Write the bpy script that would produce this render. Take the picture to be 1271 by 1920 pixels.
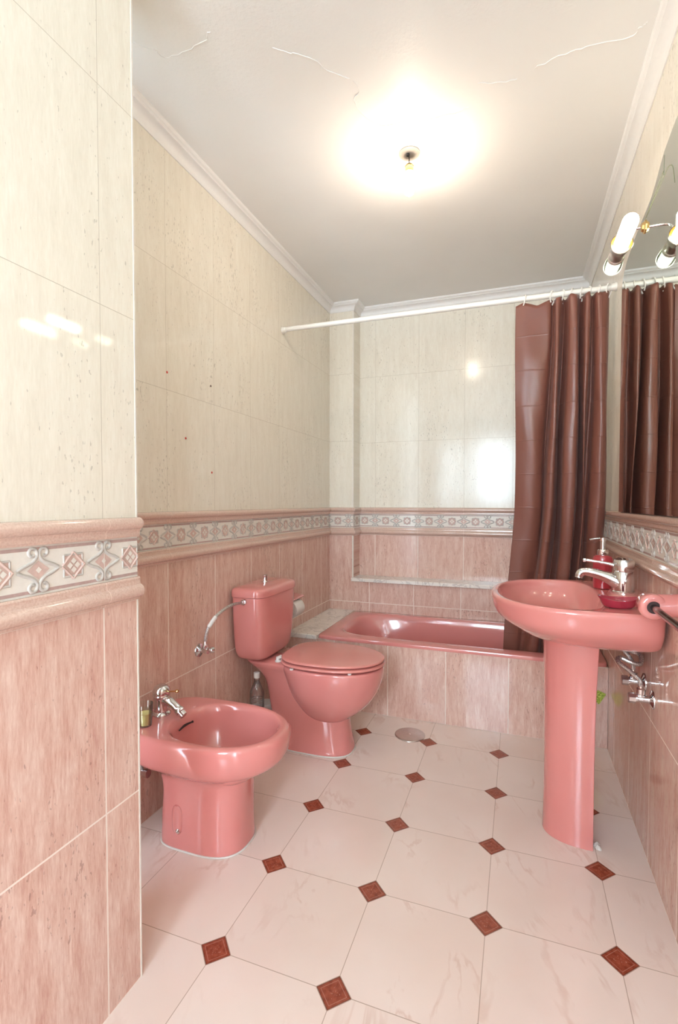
import bpy, math, random
from mathutils import Vector, Matrix
random.seed(7)
for o in list(bpy.data.objects): bpy.data.objects.remove(o)
SC = bpy.context.scene
COL = SC.collection
PI = math.pi

# ------------------------------------------------------------------ camera
YAW, PITCH, ROLL, FPX, CAMZ = .34843, .0288, .0009, 926.5, 1.10
cam_d = bpy.data.cameras.new('camera'); cam = bpy.data.objects.new('camera', cam_d); COL.objects.link(cam)
cam_d.sensor_fit = 'VERTICAL'; cam_d.sensor_height = 36.0; cam_d.lens = FPX/1920*36
cam_d.shift_y = 8.95/1920; cam_d.clip_start = .02
cy, sy, cp, sp = math.cos(YAW), math.sin(YAW), math.cos(PITCH), math.sin(PITCH)
fw = Vector((-sy*cp, cy*cp, -sp)); rt = Vector((cy, sy, 0)); up = rt.cross(fw)
cr, sr = math.cos(ROLL), math.sin(ROLL)
rt2 = cr*rt+sr*up; up2 = -sr*rt+cr*up
M = Matrix((rt2, up2, -fw)).transposed().to_4x4(); M.translation = Vector((0, 0, CAMZ))
cam.matrix_world = M
SC.camera = cam

# ------------------------------------------------------------------ look, world, daylight
SC.view_settings.view_transform = 'Standard'; SC.view_settings.look = 'None'
SC.view_settings.gamma = 1.0; SC.view_settings.use_curve_mapping = False
SC.view_settings.exposure = 0.98
BULB_CEIL, BULB_WALL = 98.0, 11.0
WIN_W, DOOR_FILL_W = 34.0, 10.0
W = bpy.data.worlds.new('world'); SC.world = W; W.use_nodes = True
W.node_tree.nodes['Background'].inputs[0].default_value = (.68, .87, 1.0, 1)
W.node_tree.nodes['Background'].inputs[1].default_value = 7.5
def area(name, loc, rot, sx, sy_, power, col):
    d = bpy.data.lights.new(name, 'AREA'); d.shape = 'RECTANGLE'; d.size = sx; d.size_y = sy_
    d.energy = power; d.color = col
    o = bpy.data.objects.new(name, d); COL.objects.link(o); o.location = loc; o.rotation_euler = rot
    return o
# daylight entering through the window behind the camera, plus fill from an added doorway
area('window_daylight', (-.37, -2.18, 1.60), (PI/2, 0, 0), .70, 1.20, WIN_W, (.72, .89, 1.0))
area('added_doorway_fill', (.60, -1.50, 1.05), (PI/2, 0, PI/2), .74, 1.9, DOOR_FILL_W, (.78, .90, 1.0))

# ------------------------------------------------------------------ key dimensions
XL, XN, XR = -1.199, -.812, .384        # left wall, near partition, right wall
YN, YS, YB, YF = .894, 3.113, 3.25, -2.0  # partition end, step, back wall, wall behind camera
ZC = 2.41
XS = -1.03
B0, B1 = .882, 1.066                     # tile border band
YT = 2.453                                # tub front

# ------------------------------------------------------------------ node helpers
class NT:
    def __init__(s, name):
        s.m = bpy.data.materials.new(name); s.m.use_nodes = True
        s.t = s.m.node_tree; s.n = s.t.nodes; s.b = s.n['Principled BSDF']
    def put(s, node, i, v):
        if v is None: return
        if hasattr(v, 'node'): s.t.links.new(v, node.inputs[i])
        else: node.inputs[i].default_value = v
    def m_(s, op, a, b=None, c=None, clamp=False):
        n = s.n.new('ShaderNodeMath'); n.operation = op; n.use_clamp = clamp
        s.put(n, 0, a); s.put(n, 1, b); s.put(n, 2, c); return n.outputs[0]
    def pos(s):
        g = s.n.new('ShaderNodeNewGeometry'); x = s.n.new('ShaderNodeSeparateXYZ')
        s.t.links.new(g.outputs['Position'], x.inputs[0]); return x.outputs[0], x.outputs[1], x.outputs[2]
    def vec(s, a, b, c):
        n = s.n.new('ShaderNodeCombineXYZ'); s.put(n, 0, a); s.put(n, 1, b); s.put(n, 2, c); return n.outputs[0]
    def noise(s, v, scale, detail=3, rough=.5, dist=0):
        n = s.n.new('ShaderNodeTexNoise'); s.put(n, 'Vector', v); n.inputs['Scale'].default_value = scale
        n.inputs['Detail'].default_value = detail; n.inputs['Roughness'].default_value = rough
        n.inputs['Distortion'].default_value = dist; return n.outputs[0]
    def ramp(s, f, stops):
        n = s.n.new('ShaderNodeValToRGB'); s.put(n, 0, f); e = n.color_ramp.elements
        while len(e) < len(stops): e.new(.5)
        for k, (p, c) in enumerate(stops):
            e[k].position = p; e[k].color = (*c, 1) if len(c) == 3 else c
        return n.outputs[0]
    def mix(s, f, a, b, mode='MIX'):
        n = s.n.new('ShaderNodeMix'); n.data_type = 'RGBA'; n.blend_type = mode
        s.put(n, 0, f)
        for i, v in ((6, a), (7, b)):
            if not hasattr(v, 'node') and len(v) == 3: v = (*v, 1)
            s.put(n, i, v)
        return n.outputs[2]
    def smooth(s, x, lo, hi):       # 0 below lo .. 1 above hi
        n = s.n.new('ShaderNodeMapRange'); n.interpolation_type = 'SMOOTHSTEP'
        s.put(n, 0, x); n.inputs[1].default_value = lo; n.inputs[2].default_value = hi; return n.outputs[0]
    def bump(s, h, strength=.3, dist=.002):
        n = s.n.new('ShaderNodeBump'); n.inputs['Strength'].default_value = strength
        n.inputs['Distance'].default_value = dist; s.put(n, 'Height', h); return n.outputs[0]
    def out(s, col=None, rough=None, spec=None, metal=None, normal=None, coat=None, coat_rough=None):
        b = s.b
        if col is not None: s.put(b, 'Base Color', col if hasattr(col, 'node') else (*col, 1))
        if rough is not None: s.put(b, 'Roughness', rough)
        if spec is not None: s.put(b, 'Specular IOR Level', spec)
        if metal is not None: s.put(b, 'Metallic', metal)
        if normal is not None: s.put(b, 'Normal', normal)
        if coat is not None: s.put(b, 'Coat Weight', coat)
        if coat_rough is not None: s.put(b, 'Coat Roughness', coat_rough)
        return s.m
def lin(r, g, b):
    f = lambda c: (c/255/12.92) if c <= 10 else (((c/255)+.055)/1.055)**2.4
    return (f(r), f(g), f(b))

def simple(name, rgb, rough=.4, metal=0, spec=.5, coat=0, bumpy=0, scale=60, vary=.04):
    n = NT(name); x, y, z = n.pos(); v = n.vec(x, y, z)
    nz = n.noise(v, scale, 3)
    dark = tuple(c*(1-vary) for c in rgb); lite = tuple(min(1, c*(1+vary)) for c in rgb)
    col = n.ramp(nz, [(.3, dark), (.7, lite)])
    return n.out(col, rough, spec, metal, n.bump(nz, bumpy, .002) if bumpy else None, coat, .04)

# ------------------------------------------------------------------ materials
CREAM_A, CREAM_B, CREAM_C = lin(230, 221, 205), lin(244, 238, 225), lin(238, 230, 215)
PINK_A, PINK_B, PINK_C = lin(206, 158, 143), lin(237, 211, 198), lin(223, 186, 171)
def tile_mat(name, axis, u0, w, gloss=.055, rows=(0, .4405, .881, 1.066, 1.507, 1.949, 2.391)):
    n = NT(name); x, y, z = n.pos(); u = y if axis == 'Y' else x; other = x if axis == 'Y' else y
    t = n.m_('DIVIDE', n.m_('SUBTRACT', u, u0), w)
    cell = n.m_('FLOOR', t); fr = n.m_('SUBTRACT', t, cell)
    du = n.m_('MULTIPLY', n.m_('MINIMUM', fr, n.m_('SUBTRACT', 1.0, fr)), w)      # metres to nearest vertical joint
    dz = None; rowid = None
    for r in rows:
        d = n.m_('ABSOLUTE', n.m_('SUBTRACT', z, r)); dz = d if dz is None else n.m_('MINIMUM', dz, d)
        g = n.m_('GREATER_THAN', z, r); rowid = g if rowid is None else n.m_('ADD', rowid, g)
    tid = n.m_('ADD', n.m_('MULTIPLY', cell, 3.71), n.m_('MULTIPLY', rowid, 7.13))
    up_ = n.m_('GREATER_THAN', z, 1.0)
    # vertical travertine streaks
    sv = n.vec(n.m_('MULTIPLY', u, 40.0), tid, n.m_('MULTIPLY', z, 6.5))
    fine = n.vec(n.m_('MULTIPLY', u, 260.0), tid, n.m_('MULTIPLY', z, 34.0))
    s1 = n.noise(sv, 1.0, 5, .6, .3); s2 = n.noise(fine, 1.0, 4, .65)
    sm = n.m_('ADD', n.m_('MULTIPLY', s1, .52), n.m_('MULTIPLY', s2, .48))
    low = n.ramp(sm, [(.34, PINK_A), (.50, PINK_C), (.66, PINK_B)])
    upc = n.ramp(sm, [(.32, CREAM_A), (.50, CREAM_C), (.68, CREAM_B)])
    # small dark pits
    pv = n.vec(n.m_('MULTIPLY', u, 175.0), n.m_('ADD', tid, 40.0), n.m_('MULTIPLY', z, 62.0))
    p1 = n.noise(pv, 1.0, 2, .5); p2 = n.noise(n.vec(n.m_('MULTIPLY', u, 9.0), tid, n.m_('MULTIPLY', z, 2.2)), 1.0, 2)
    pit = n.smooth(n.m_('ADD', p1, n.m_('MULTIPLY', p2, .35)), .845, .90)
    low = n.mix(n.m_('MULTIPLY', pit, .36), low, lin(112, 66, 58))
    upc = n.mix(n.m_('MULTIPLY', pit, .4), upc, lin(150, 138, 122))
    base = n.mix(up_, low, upc)
    gw = n.m_('SUBTRACT', .0020, n.m_('MULTIPLY', up_, .0013))
    gl = n.m_('LESS_THAN', n.m_('MINIMUM', du, dz), gw)
    gcol = n.mix(up_, lin(242, 228, 218), lin(196, 184, 166))
    col = n.mix(gl, base, gcol)
    wob = n.noise(n.vec(x, y, z), 7.0, 2)
    h = n.m_('ADD', n.m_('SUBTRACT', 1.0, gl), n.m_('ADD', n.m_('MULTIPLY', pit, -.25), n.m_('MULTIPLY', wob, .6)))
    rough = n.m_('ADD', gloss, n.m_('MULTIPLY', gl, .5))
    return n.out(col, rough, .38, 0, n.bump(h, .25, .0012))
M_TL = tile_mat('tile_left', 'Y', 1.475, .2975)
M_TR = tile_mat('tile_right', 'Y', 2.012, .291)
M_TN = tile_mat('tile_near', 'Y', .797, .297)
M_TB = tile_mat('tile_back', 'X', -.918, .294, .15)
M_TU = tile_mat('tile_tub_front', 'X', -.918, .294)
M_TF = tile_mat('tile_front', 'X', -.918, .294)

def floor_mat():
    n = NT('floor_tile'); x, y, z = n.pos()
    tu = n.m_('DIVIDE', n.m_('SUBTRACT', x, -.069), .3095); tv = n.m_('DIVIDE', n.m_('SUBTRACT', y, 1.318), .3085)
    cu = n.m_('ROUND', tu); cv = n.m_('ROUND', tv)
    du = n.m_('MULTIPLY', n.m_('SUBTRACT', tu, cu), .3095); dv = n.m_('MULTIPLY', n.m_('SUBTRACT', tv, cv), .3085)
    au = n.m_('ABSOLUTE', du); av = n.m_('ABSOLUTE', dv)
    dd = n.m_('ADD', au, av)                                     # diamond metric
    dia = n.m_('LESS_THAN', dd, .0425)
    seam = n.m_('LESS_THAN', n.m_('MINIMUM', au, av), .0010)
    ring = n.m_('LESS_THAN', n.m_('ABSOLUTE', n.m_('SUBTRACT', dd, .0425)), .0014)
    seam = n.m_('MAXIMUM', n.m_('MULTIPLY', seam, n.m_('GREATER_THAN', dd, .0425)), ring)
    fu = n.m_('FLOOR', tu); fv = n.m_('FLOOR', tv)
    tid = n.m_('ADD', n.m_('MULTIPLY', fu, 5.3), n.m_('MULTIPLY', fv, 9.7))
    v = n.vec(x, y, tid)
    a = n.noise(v, 3.0, 3, .5); b = n.noise(n.vec(n.m_('MULTIPLY', x, 1.6), n.m_('ADD', n.m_('MULTIPLY', y, .8), n.m_('MULTIPLY', x, .9)), tid), 3.2, 5, .55, .9)
    base = n.ramp(a, [(.3, lin(236, 216, 206)), (.7, lin(243, 227, 219))])
    vein = n.m_('SUBTRACT', 1.0, n.smooth(n.m_('ABSOLUTE', n.m_('SUBTRACT', b, .5)), .0, .035))
    vm = n.m_('MULTIPLY', vein, n.smooth(n.noise(v, 6.0, 2), .45, .7))
    base = n.mix(n.m_('MULTIPLY', vm, .38), base, lin(206, 166, 148))
    # embossed inset: inner square line and a leaf-like figure
    rr = n.m_('LESS_THAN', n.m_('ABSOLUTE', n.m_('SUBTRACT', dd, .031)), .0011)
    ang = n.m_('ARCTAN2', dv, du); rad = n.m_('SQRT', n.m_('ADD', n.m_('MULTIPLY', du, du), n.m_('MULTIPLY', dv, dv)))
    pet = n.m_('ADD', .0085, n.m_('MULTIPLY', n.m_('COSINE', n.m_('MULTIPLY', ang, 4.0)), .0050))
    fl = n.m_('LESS_THAN', n.m_('ABSOLUTE', n.m_('SUBTRACT', rad, pet)), .0013)
    wig = n.smooth(n.noise(n.vec(x, y, 3.0), 190.0, 2), .52, .60)
    emb = n.m_('MAXIMUM', n.m_('MULTIPLY', rr, .6), n.m_('MULTIPLY', n.m_('MULTIPLY', fl, wig), .9))
    ins = n.ramp(n.noise(v, 70.0, 4), [(.3, lin(128, 56, 40)), (.7, lin(166, 84, 62))])
    ins = n.mix(n.m_('MULTIPLY', emb, .55), ins, lin(216, 160, 138))
    edge = n.m_('GREATER_THAN', dd, .0385)
    ins = n.mix(n.m_('MULTIPLY', edge, .6), ins, lin(92, 50, 42))
    col = n.mix(dia, base, ins); col = n.mix(n.m_('MULTIPLY', seam, .8), col, lin(178, 152, 136))
    h = n.m_('ADD', n.m_('MULTIPLY', seam, -1.0), n.m_('MULTIPLY', n.m_('MULTIPLY', emb, dia), .8))
    rough = n.m_('ADD', .08, n.m_('MULTIPLY', n.noise(v, 9.0, 3), .06))
    return n.out(col, rough, .5, 0, n.bump(h, .3, .0012))
M_FLOOR = floor_mat()

def rail_mat(name, axis, u0, w):
    n = NT(name); x, y, z = n.pos(); u = y if axis == 'Y' else x
    t = n.m_('DIVIDE', n.m_('SUBTRACT', u, u0), w); fr = n.m_('FRACT', n.m_('ADD', t, 100.0))
    du = n.m_('MULTIPLY', n.m_('MINIMUM', fr, n.m_('SUBTRACT', 1.0, fr)), w)
    gl = n.m_('LESS_THAN', du, .0011)
    nz = n.noise(n.vec(x, y, z), 260.0, 3)
    col = n.ramp(nz, [(.3, lin(206, 172, 156)), (.7, lin(224, 196, 182))])
    col = n.mix(gl, col, lin(232, 206, 192))
    return n.out(col, .12, .5, 0, n.bump(n.m_('SUBTRACT', 1.0, gl), .2, .001), .3, .05)
M_RL = rail_mat('rail_left', 'Y', 1.475, .2975); M_RR = rail_mat('rail_right', 'Y', 2.012, .291)
M_RN = rail_mat('rail_near', 'Y', .797, .297); M_RB = rail_mat('rail_back', 'X', -.918, .294)

M_BAND = simple('band_white', lin(232, 226, 217), .16, vary=.03, scale=90)
M_SCROLL = simple('band_scroll', lin(196, 190, 184), .16, vary=.05, scale=120)
M_MAUVE = simple('band_mauve', lin(188, 162, 156), .16, vary=.08, scale=120)
M_ROSE = simple('band_rose', lin(210, 182, 172), .16, vary=.08, scale=120)
M_GROUT = simple('white_grout', lin(232, 224, 214), .5)
M_CERAM = simple('pink_ceramic', lin(219, 138, 133), .12, coat=.6, vary=.015, scale=8)
M_CERAM2 = simple('pink_plastic_seat', lin(221, 142, 134), .14, coat=.5, vary=.015, scale=8)
M_CHROME = simple('chrome', (.72, .72, .73), .09, 1.0, vary=.02)
M_STEEL = simple('brushed_steel', (.60, .57, .56), .28, 1.0, vary=.05)
M_BRAID = None
M_BRASS = simple('brass', (.78, .55, .25), .18, 1.0, vary=.04)
M_WHITE = simple('white_plastic', lin(236, 234, 230), .25, vary=.01)
M_ROD = simple('white_enamel', lin(240, 238, 232), .22, vary=.01)
M_CROWN = simple('white_plaster', lin(240, 238, 236), .5, vary=.012)
M_SEAL = simple('white_sealant', lin(225, 220, 214), .45, vary=.03)
M_DARK = simple('dark_gap', lin(54, 34, 34), .6)
M_BLACKR = simple('black_rubber', lin(36, 34, 36), .5)
M_SILVER = simple('mirror_back', lin(52, 54, 46), .35)
M_RED = simple('red_glaze', lin(176, 54, 62), .2, coat=.5, vary=.02)
M_WINE = simple('wine_glaze', lin(164, 46, 66), .14, coat=.5, vary=.02)
M_ROSEC = simple('rose_disc', lin(150, 142, 134), .6)
M_REDDOT = simple('red_dot', lin(196, 58, 46), .3)
M_BRNDOT = simple('brown_dot', lin(92, 60, 44), .4)
M_PAPER = simple('tissue', lin(242, 240, 236), .9, bumpy=.2, scale=200)
M_WAX = simple('yellow_wax', lin(240, 226, 150), .4)
M_MAGENTA = simple('magenta_label', lin(196, 80, 150), .4)
M_RODM = simple('bronze_bar', lin(112, 92, 84), .16, 1.0, vary=.05)

def marble():
    n = NT('marble'); x, y, z = n.pos(); v = n.vec(x, y, z)
    b = n.noise(v, 5.0, 7, .6, 2.0); a = n.noise(v, 2.5, 3)
    base = n.ramp(a, [(.3, lin(238, 231, 222)), (.7, lin(246, 241, 234))])
    vein = n.m_('SUBTRACT', 1.0, n.smooth(n.m_('ABSOLUTE', n.m_('SUBTRACT', b, .5)), 0, .03))
    return n.out(n.mix(n.m_('MULTIPLY', vein, .45), base, lin(168, 160, 158)), .14, .5)
M_MARBLE = marble()
def ceiling_mat():
    n = NT('ceiling_paint'); x, y, z = n.pos(); v = n.vec(x, y, z)
    a = n.noise(v, 2.0, 3); f = n.noise(v, 85.0, 3, .6)
    col = n.ramp(a, [(.3, lin(236, 234, 231)), (.7, lin(241, 239, 236))])
    edge = n.m_('ADD', y, n.m_('MULTIPLY', n.noise(n.vec(x, 0.0, 0.0), 5.0, 3), .45))
    m = n.m_('SUBTRACT', 1.0, n.smooth(edge, 1.62, 1.72))
    h = n.m_('ADD', n.m_('MULTIPLY', n.m_('MULTIPLY', f, m), 1.0), n.m_('MULTIPLY', n.noise(v, 14.0, 3), .35))
    return n.out(col, .42, .35, 0, n.bump(h, .35, .004))
M_CEIL = ceiling_mat()
def curtain_mat():
    n = NT('brown_satin'); uvn = n.n.new('ShaderNodeUVMap'); sx = n.n.new('ShaderNodeSeparateXYZ')
    n.t.links.new(uvn.outputs[0], sx.inputs[0]); u, v = sx.outputs[0], sx.outputs[1]
    wv = n.noise(n.vec(u, v, 0.0), 5.0, 3)
    def lines(c, per, jit):
        t = n.m_('ADD', n.m_('DIVIDE', c, per), n.m_('MULTIPLY', wv, jit)); fr = n.m_('FRACT', n.m_('ADD', t, 50.0))
        return n.m_('SUBTRACT', 1.0, n.smooth(n.m_('MULTIPLY', n.m_('MINIMUM', fr, n.m_('SUBTRACT', 1.0, fr)), per), 0, .004))
    cre = n.m_('MAXIMUM', lines(v, .155, .10), lines(u, .21, .10))
    wr = n.noise(n.vec(n.m_('MULTIPLY', u, 1.0), n.m_('MULTIPLY', v, .8), 1.0), 14.0, 3, .5, .8)
    weave = n.noise(n.vec(n.m_('MULTIPLY', u, 40.0), n.m_('MULTIPLY', v, 600.0), 0.0), 1.0, 2)
    h = n.m_('ADD', n.m_('MULTIPLY', cre, .30), n.m_('ADD', n.m_('MULTIPLY', wr, .35), n.m_('MULTIPLY', weave, .06)))
    col = n.mix(n.m_('MULTIPLY', cre, .12), lin(124, 76, 64), lin(84, 50, 44))
    m = n.out(col, .36, .5, 0, n.bump(h, .45, .005)); n.b.inputs['Sheen Weight'].default_value = .08
    n.b.inputs['Sheen Roughness'].default_value = .4
    return m
M_CURT = curtain_mat()
def braid():
    n = NT('braided_hose'); x, y, z = n.pos()
    w = n.noise(n.vec(x, y, z), 420.0, 2); col = n.ramp(w, [(.35, (.25, .25, .25)), (.65, (.80, .79, .77))])
    return n.out(col, .28, .5, .9, n.bump(w, .5, .001))
M_BRAID = braid()
def glitter():
    n = NT('green_glitter'); x, y, z = n.pos()
    vo = n.n.new('ShaderNodeTexVoronoi'); vo.inputs['Scale'].default_value = 300.0
    n.t.links.new(n.vec(x, y, z), vo.inputs['Vector'])
    nz = n.noise(n.vec(x, y, z), 160.0, 2)
    col = n.ramp(nz, [(.35, lin(120, 150, 30)), (.55, lin(180, 205, 70)), (.7, lin(232, 240, 150))])
    return n.out(col, .3, .8, .3, n.bump(nz, 1.0, .002))
M_GLIT = glitter()
def glassy(name, tint, mixv=.10, rough=.02):
    n = NT(name); t = n.n.new('ShaderNodeBsdfTransparent'); g = n.n.new('ShaderNodeBsdfGlossy'); mx = n.n.new('ShaderNodeMixShader')
    t.inputs[0].default_value = (*tint, 1); g.inputs['Roughness'].default_value = rough
    fr = n.n.new('ShaderNodeFresnel'); fr.inputs[0].default_value = 1.45
    n.t.links.new(n.m_('ADD', n.m_('MULTIPLY', fr.outputs[0], .8), mixv*.3), mx.inputs[0])
    n.t.links.new(t.outputs[0], mx.inputs[1]); n.t.links.new(g.outputs[0], mx.inputs[2])
    n.t.links.new(mx.outputs[0], n.n['Material Output'].inputs[0]); return n.m
M_GLASS = glassy('clear_glass', (.96, .98, .96))
M_PANE = glassy('window_pane', (.98, .99, 1.0), .02)
M_PET = glassy('clear_plastic', (.98, .98, .99), .2, .06)
def mirror_mat():
    n = NT('mirror_silver'); x, y, z = n.pos(); nz = n.noise(n.vec(x, y, z), 3.0, 2)
    return n.out(n.ramp(nz, [(.3, (.74, .79, .72)), (.7, (.77, .82, .75))]), .012, .5, 1.0)
M_MIRR = mirror_mat()
def emit(name, col, st):
    n = NT(name); e = n.n.new('ShaderNodeEmission'); e.inputs[0].default_value = (*col, 1); e.inputs[1].default_value = st
    n.t.links.new(e.outputs[0], n.n['Material Output'].inputs[0]); return n.m
M_BC = emit('ceiling_bulb_glow', (1.0, .85, .68), BULB_CEIL)
M_BW = emit('wall_bulb_glow', (1.0, .90, .75), BULB_WALL)

# ------------------------------------------------------------------ mesh helpers
class MB:
    def __init__(s): s.v = []; s.f = []; s.mi = []; s.cur = 0
    def add(s, vs, fs):
        b = len(s.v); s.v += [tuple(v) for v in vs]
        for f in fs: s.f.append(tuple(b+i for i in f)); s.mi.append(s.cur)
    def box(s, x0, x1, y0, y1, z0, z1):
        vs = [(x, y, z) for x in (x0, x1) for y in (y0, y1) for z in (z0, z1)]
        s.add(vs, [(0, 1, 3, 2), (4, 6, 7, 5), (0, 4, 5, 1), (2, 3, 7, 6), (0, 2, 6, 4), (1, 5, 7, 3)]); return s
    def loft(s, rings, cap0=True, cap1=True, closed=True):
        n = len(rings[0]); vs = [p for r in rings for p in r]; fs = []
        for k in range(len(rings)-1):
            for i in range(n if closed else n-1):
                j = (i+1) % n; fs.append((k*n+i, k*n+j, (k+1)*n+j, (k+1)*n+i))
        if cap0: fs.append(tuple(reversed(range(n))))
        if cap1: fs.append(tuple((len(rings)-1)*n+i for i in range(n)))
        s.add(vs, fs); return s
    def tube(s, path, r, seg=10, caps=True, smooth=0):
        P = [Vector(p) for p in path]
        if smooth: P = catmull(P, smooth)
        R = r if isinstance(r, (list, tuple)) else [r]*len(P)
        if len(R) != len(P):
            R = [R[min(int(i*(len(R)-1)/(len(P)-1)), len(R)-2)]*(1-((i*(len(R)-1)/(len(P)-1)) % 1)) + R[min(int(i*(len(R)-1)/(len(P)-1))+1, len(R)-1)]*((i*(len(R)-1)/(len(P)-1)) % 1) for i in range(len(P))]
        T = [(P[min(i+1, len(P)-1)]-P[max(i-1, 0)]).normalized() for i in range(len(P))]
        a = T[0].orthogonal().normalized(); rings = []
        for i, p in enumerate(P):
            a = (a - T[i]*a.dot(T[i])).normalized(); b = T[i].cross(a)
            rings.append([p+R[i]*(math.cos(2*PI*k/seg)*a+math.sin(2*PI*k/seg)*b) for k in range(seg)])
        return s.loft(rings, caps, caps)
    def lathe(s, c, prof, axis=(0, 0, 1), seg=24, cap0=True, cap1=True):   # prof: (t along axis, radius)
        ax = Vector(axis).normalized(); a = ax.orthogonal().normalized(); b = ax.cross(a); c = Vector(c)
        rings = [[c+ax*t+max(r, 1e-5)*(math.cos(2*PI*k/seg)*a+math.sin(2*PI*k/seg)*b) for k in range(seg)] for t, r in prof]
        return s.loft(rings, cap0, cap1)
    def obj(s, name, mats, parent=None, angle=35, uv=None):
        me = bpy.data.meshes.new(name); off = Vector(parent_loc(parent)) if parent else Vector((0, 0, 0))
        me.from_pydata([tuple(Vector(v)-off) for v in s.v], [], s.f); me.validate()
        if not isinstance(mats, (list, tuple)): mats = [mats]
        for m in mats: me.materials.append(m)
        if len(mats) > 1 and len(me.polygons) == len(s.mi): me.polygons.foreach_set('material_index', s.mi)
        import bmesh
        bm = bmesh.new(); bm.from_mesh(me)
        if uv is None: bmesh.ops.recalc_face_normals(bm, faces=bm.faces)
        bm.to_mesh(me); bm.free()
        if uv:
            l = me.uv_layers.new(name='UVMap')
            for lp in me.loops: l.data[lp.index].uv = uv[lp.vertex_index]
        me.polygons.foreach_set('use_smooth', [True]*len(me.polygons)); me.set_sharp_from_angle(angle=math.radians(angle))
        o = bpy.data.objects.new(name, me); COL.objects.link(o)
        if parent: o.parent = parent
        return o
def parent_loc(p):
    v = Vector((0, 0, 0))
    while p: v += p.location; p = p.parent
    return v
def catmull(P, k):
    out = []
    for i in range(len(P)-1):
        p0, p1, p2, p3 = P[max(i-1, 0)], P[i], P[i+1], P[min(i+2, len(P)-1)]
        for j in range(k):
            t = j/k
            out.append(.5*((2*p1)+(p2-p0)*t+(2*p0-5*p1+4*p2-p3)*t*t+(3*p1-p0-3*p2+p3)*t**3))
    out.append(P[-1]); return out
def thing(name, label, cat, loc, group=None):
    o = bpy.data.objects.new(name, None); COL.objects.link(o); o.location = loc; o.empty_display_size = .05
    o['label'] = label; o['category'] = cat
    if group: o['group'] = group
    return o
def tag(o, label, cat, group=None):
    o['label'] = label; o['category'] = cat
    if group: o['group'] = group
    return o
def struct(o): o['kind'] = 'structure'; return o
def sp_(v, p): return math.copysign(abs(v)**p, v)
def outline(xb, xf, hw, eb, ef, xm, n=64):       # closed D/egg outline, x away from the wall, y sideways
    pts = []
    for k in range(n):
        t = 2*PI*(k+.5)/n; c, s = math.cos(t), math.sin(t); e = ef if c > 0 else eb
        x = xm+(xf-xm)*sp_(c, 2/e) if c > 0 else xm+(xm-xb)*sp_(c, 2/e)
        pts.append((x, hw*sp_(s, 2/e)))
    return pts
def keys_loft(mb, keys, place, sub=4, cap0=True, cap1=True, n=64):   # keys: (z, xb, xf, hw, eb, ef, xm)
    P = [Vector(k) for k in keys]
    out = []
    for i in range(len(P)-1):
        p0, p1, p2, p3 = P[max(i-1, 0)], P[i], P[i+1], P[min(i+2, len(P)-1)]
        def tan(a, b, c):
            r_ = []
            for k in range(len(b)):
                d0, d1 = b[k]-a[k], c[k]-b[k]
                r_.append(0.0 if d0*d1 <= 0 else math.copysign(min(abs(d0+d1)*.5, 2*abs(d0), 2*abs(d1)), d0))
            return Vector(r_)
        m1, m2 = tan(p0, p1, p2), tan(p1, p2, p3)
        for j in range(sub):
            t = j/sub
            out.append((2*t**3-3*t*t+1)*p1+(t**3-2*t*t+t)*m1+(-2*t**3+3*t*t)*p2+(t**3-t*t)*m2)
    out.append(P[-1])
    rings = []
    for k in out:
        z, xb, xf, hw, eb, ef, xm = k; xm = min(max(xm, xb+.005), xf-.005)
        rings.append([place(a, b, z) for a, b in outline(xb, xf, hw, max(eb, 1.6), max(ef, 1.6), xm, n)])
    mb.loft(rings, cap0, cap1); return mb

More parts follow.
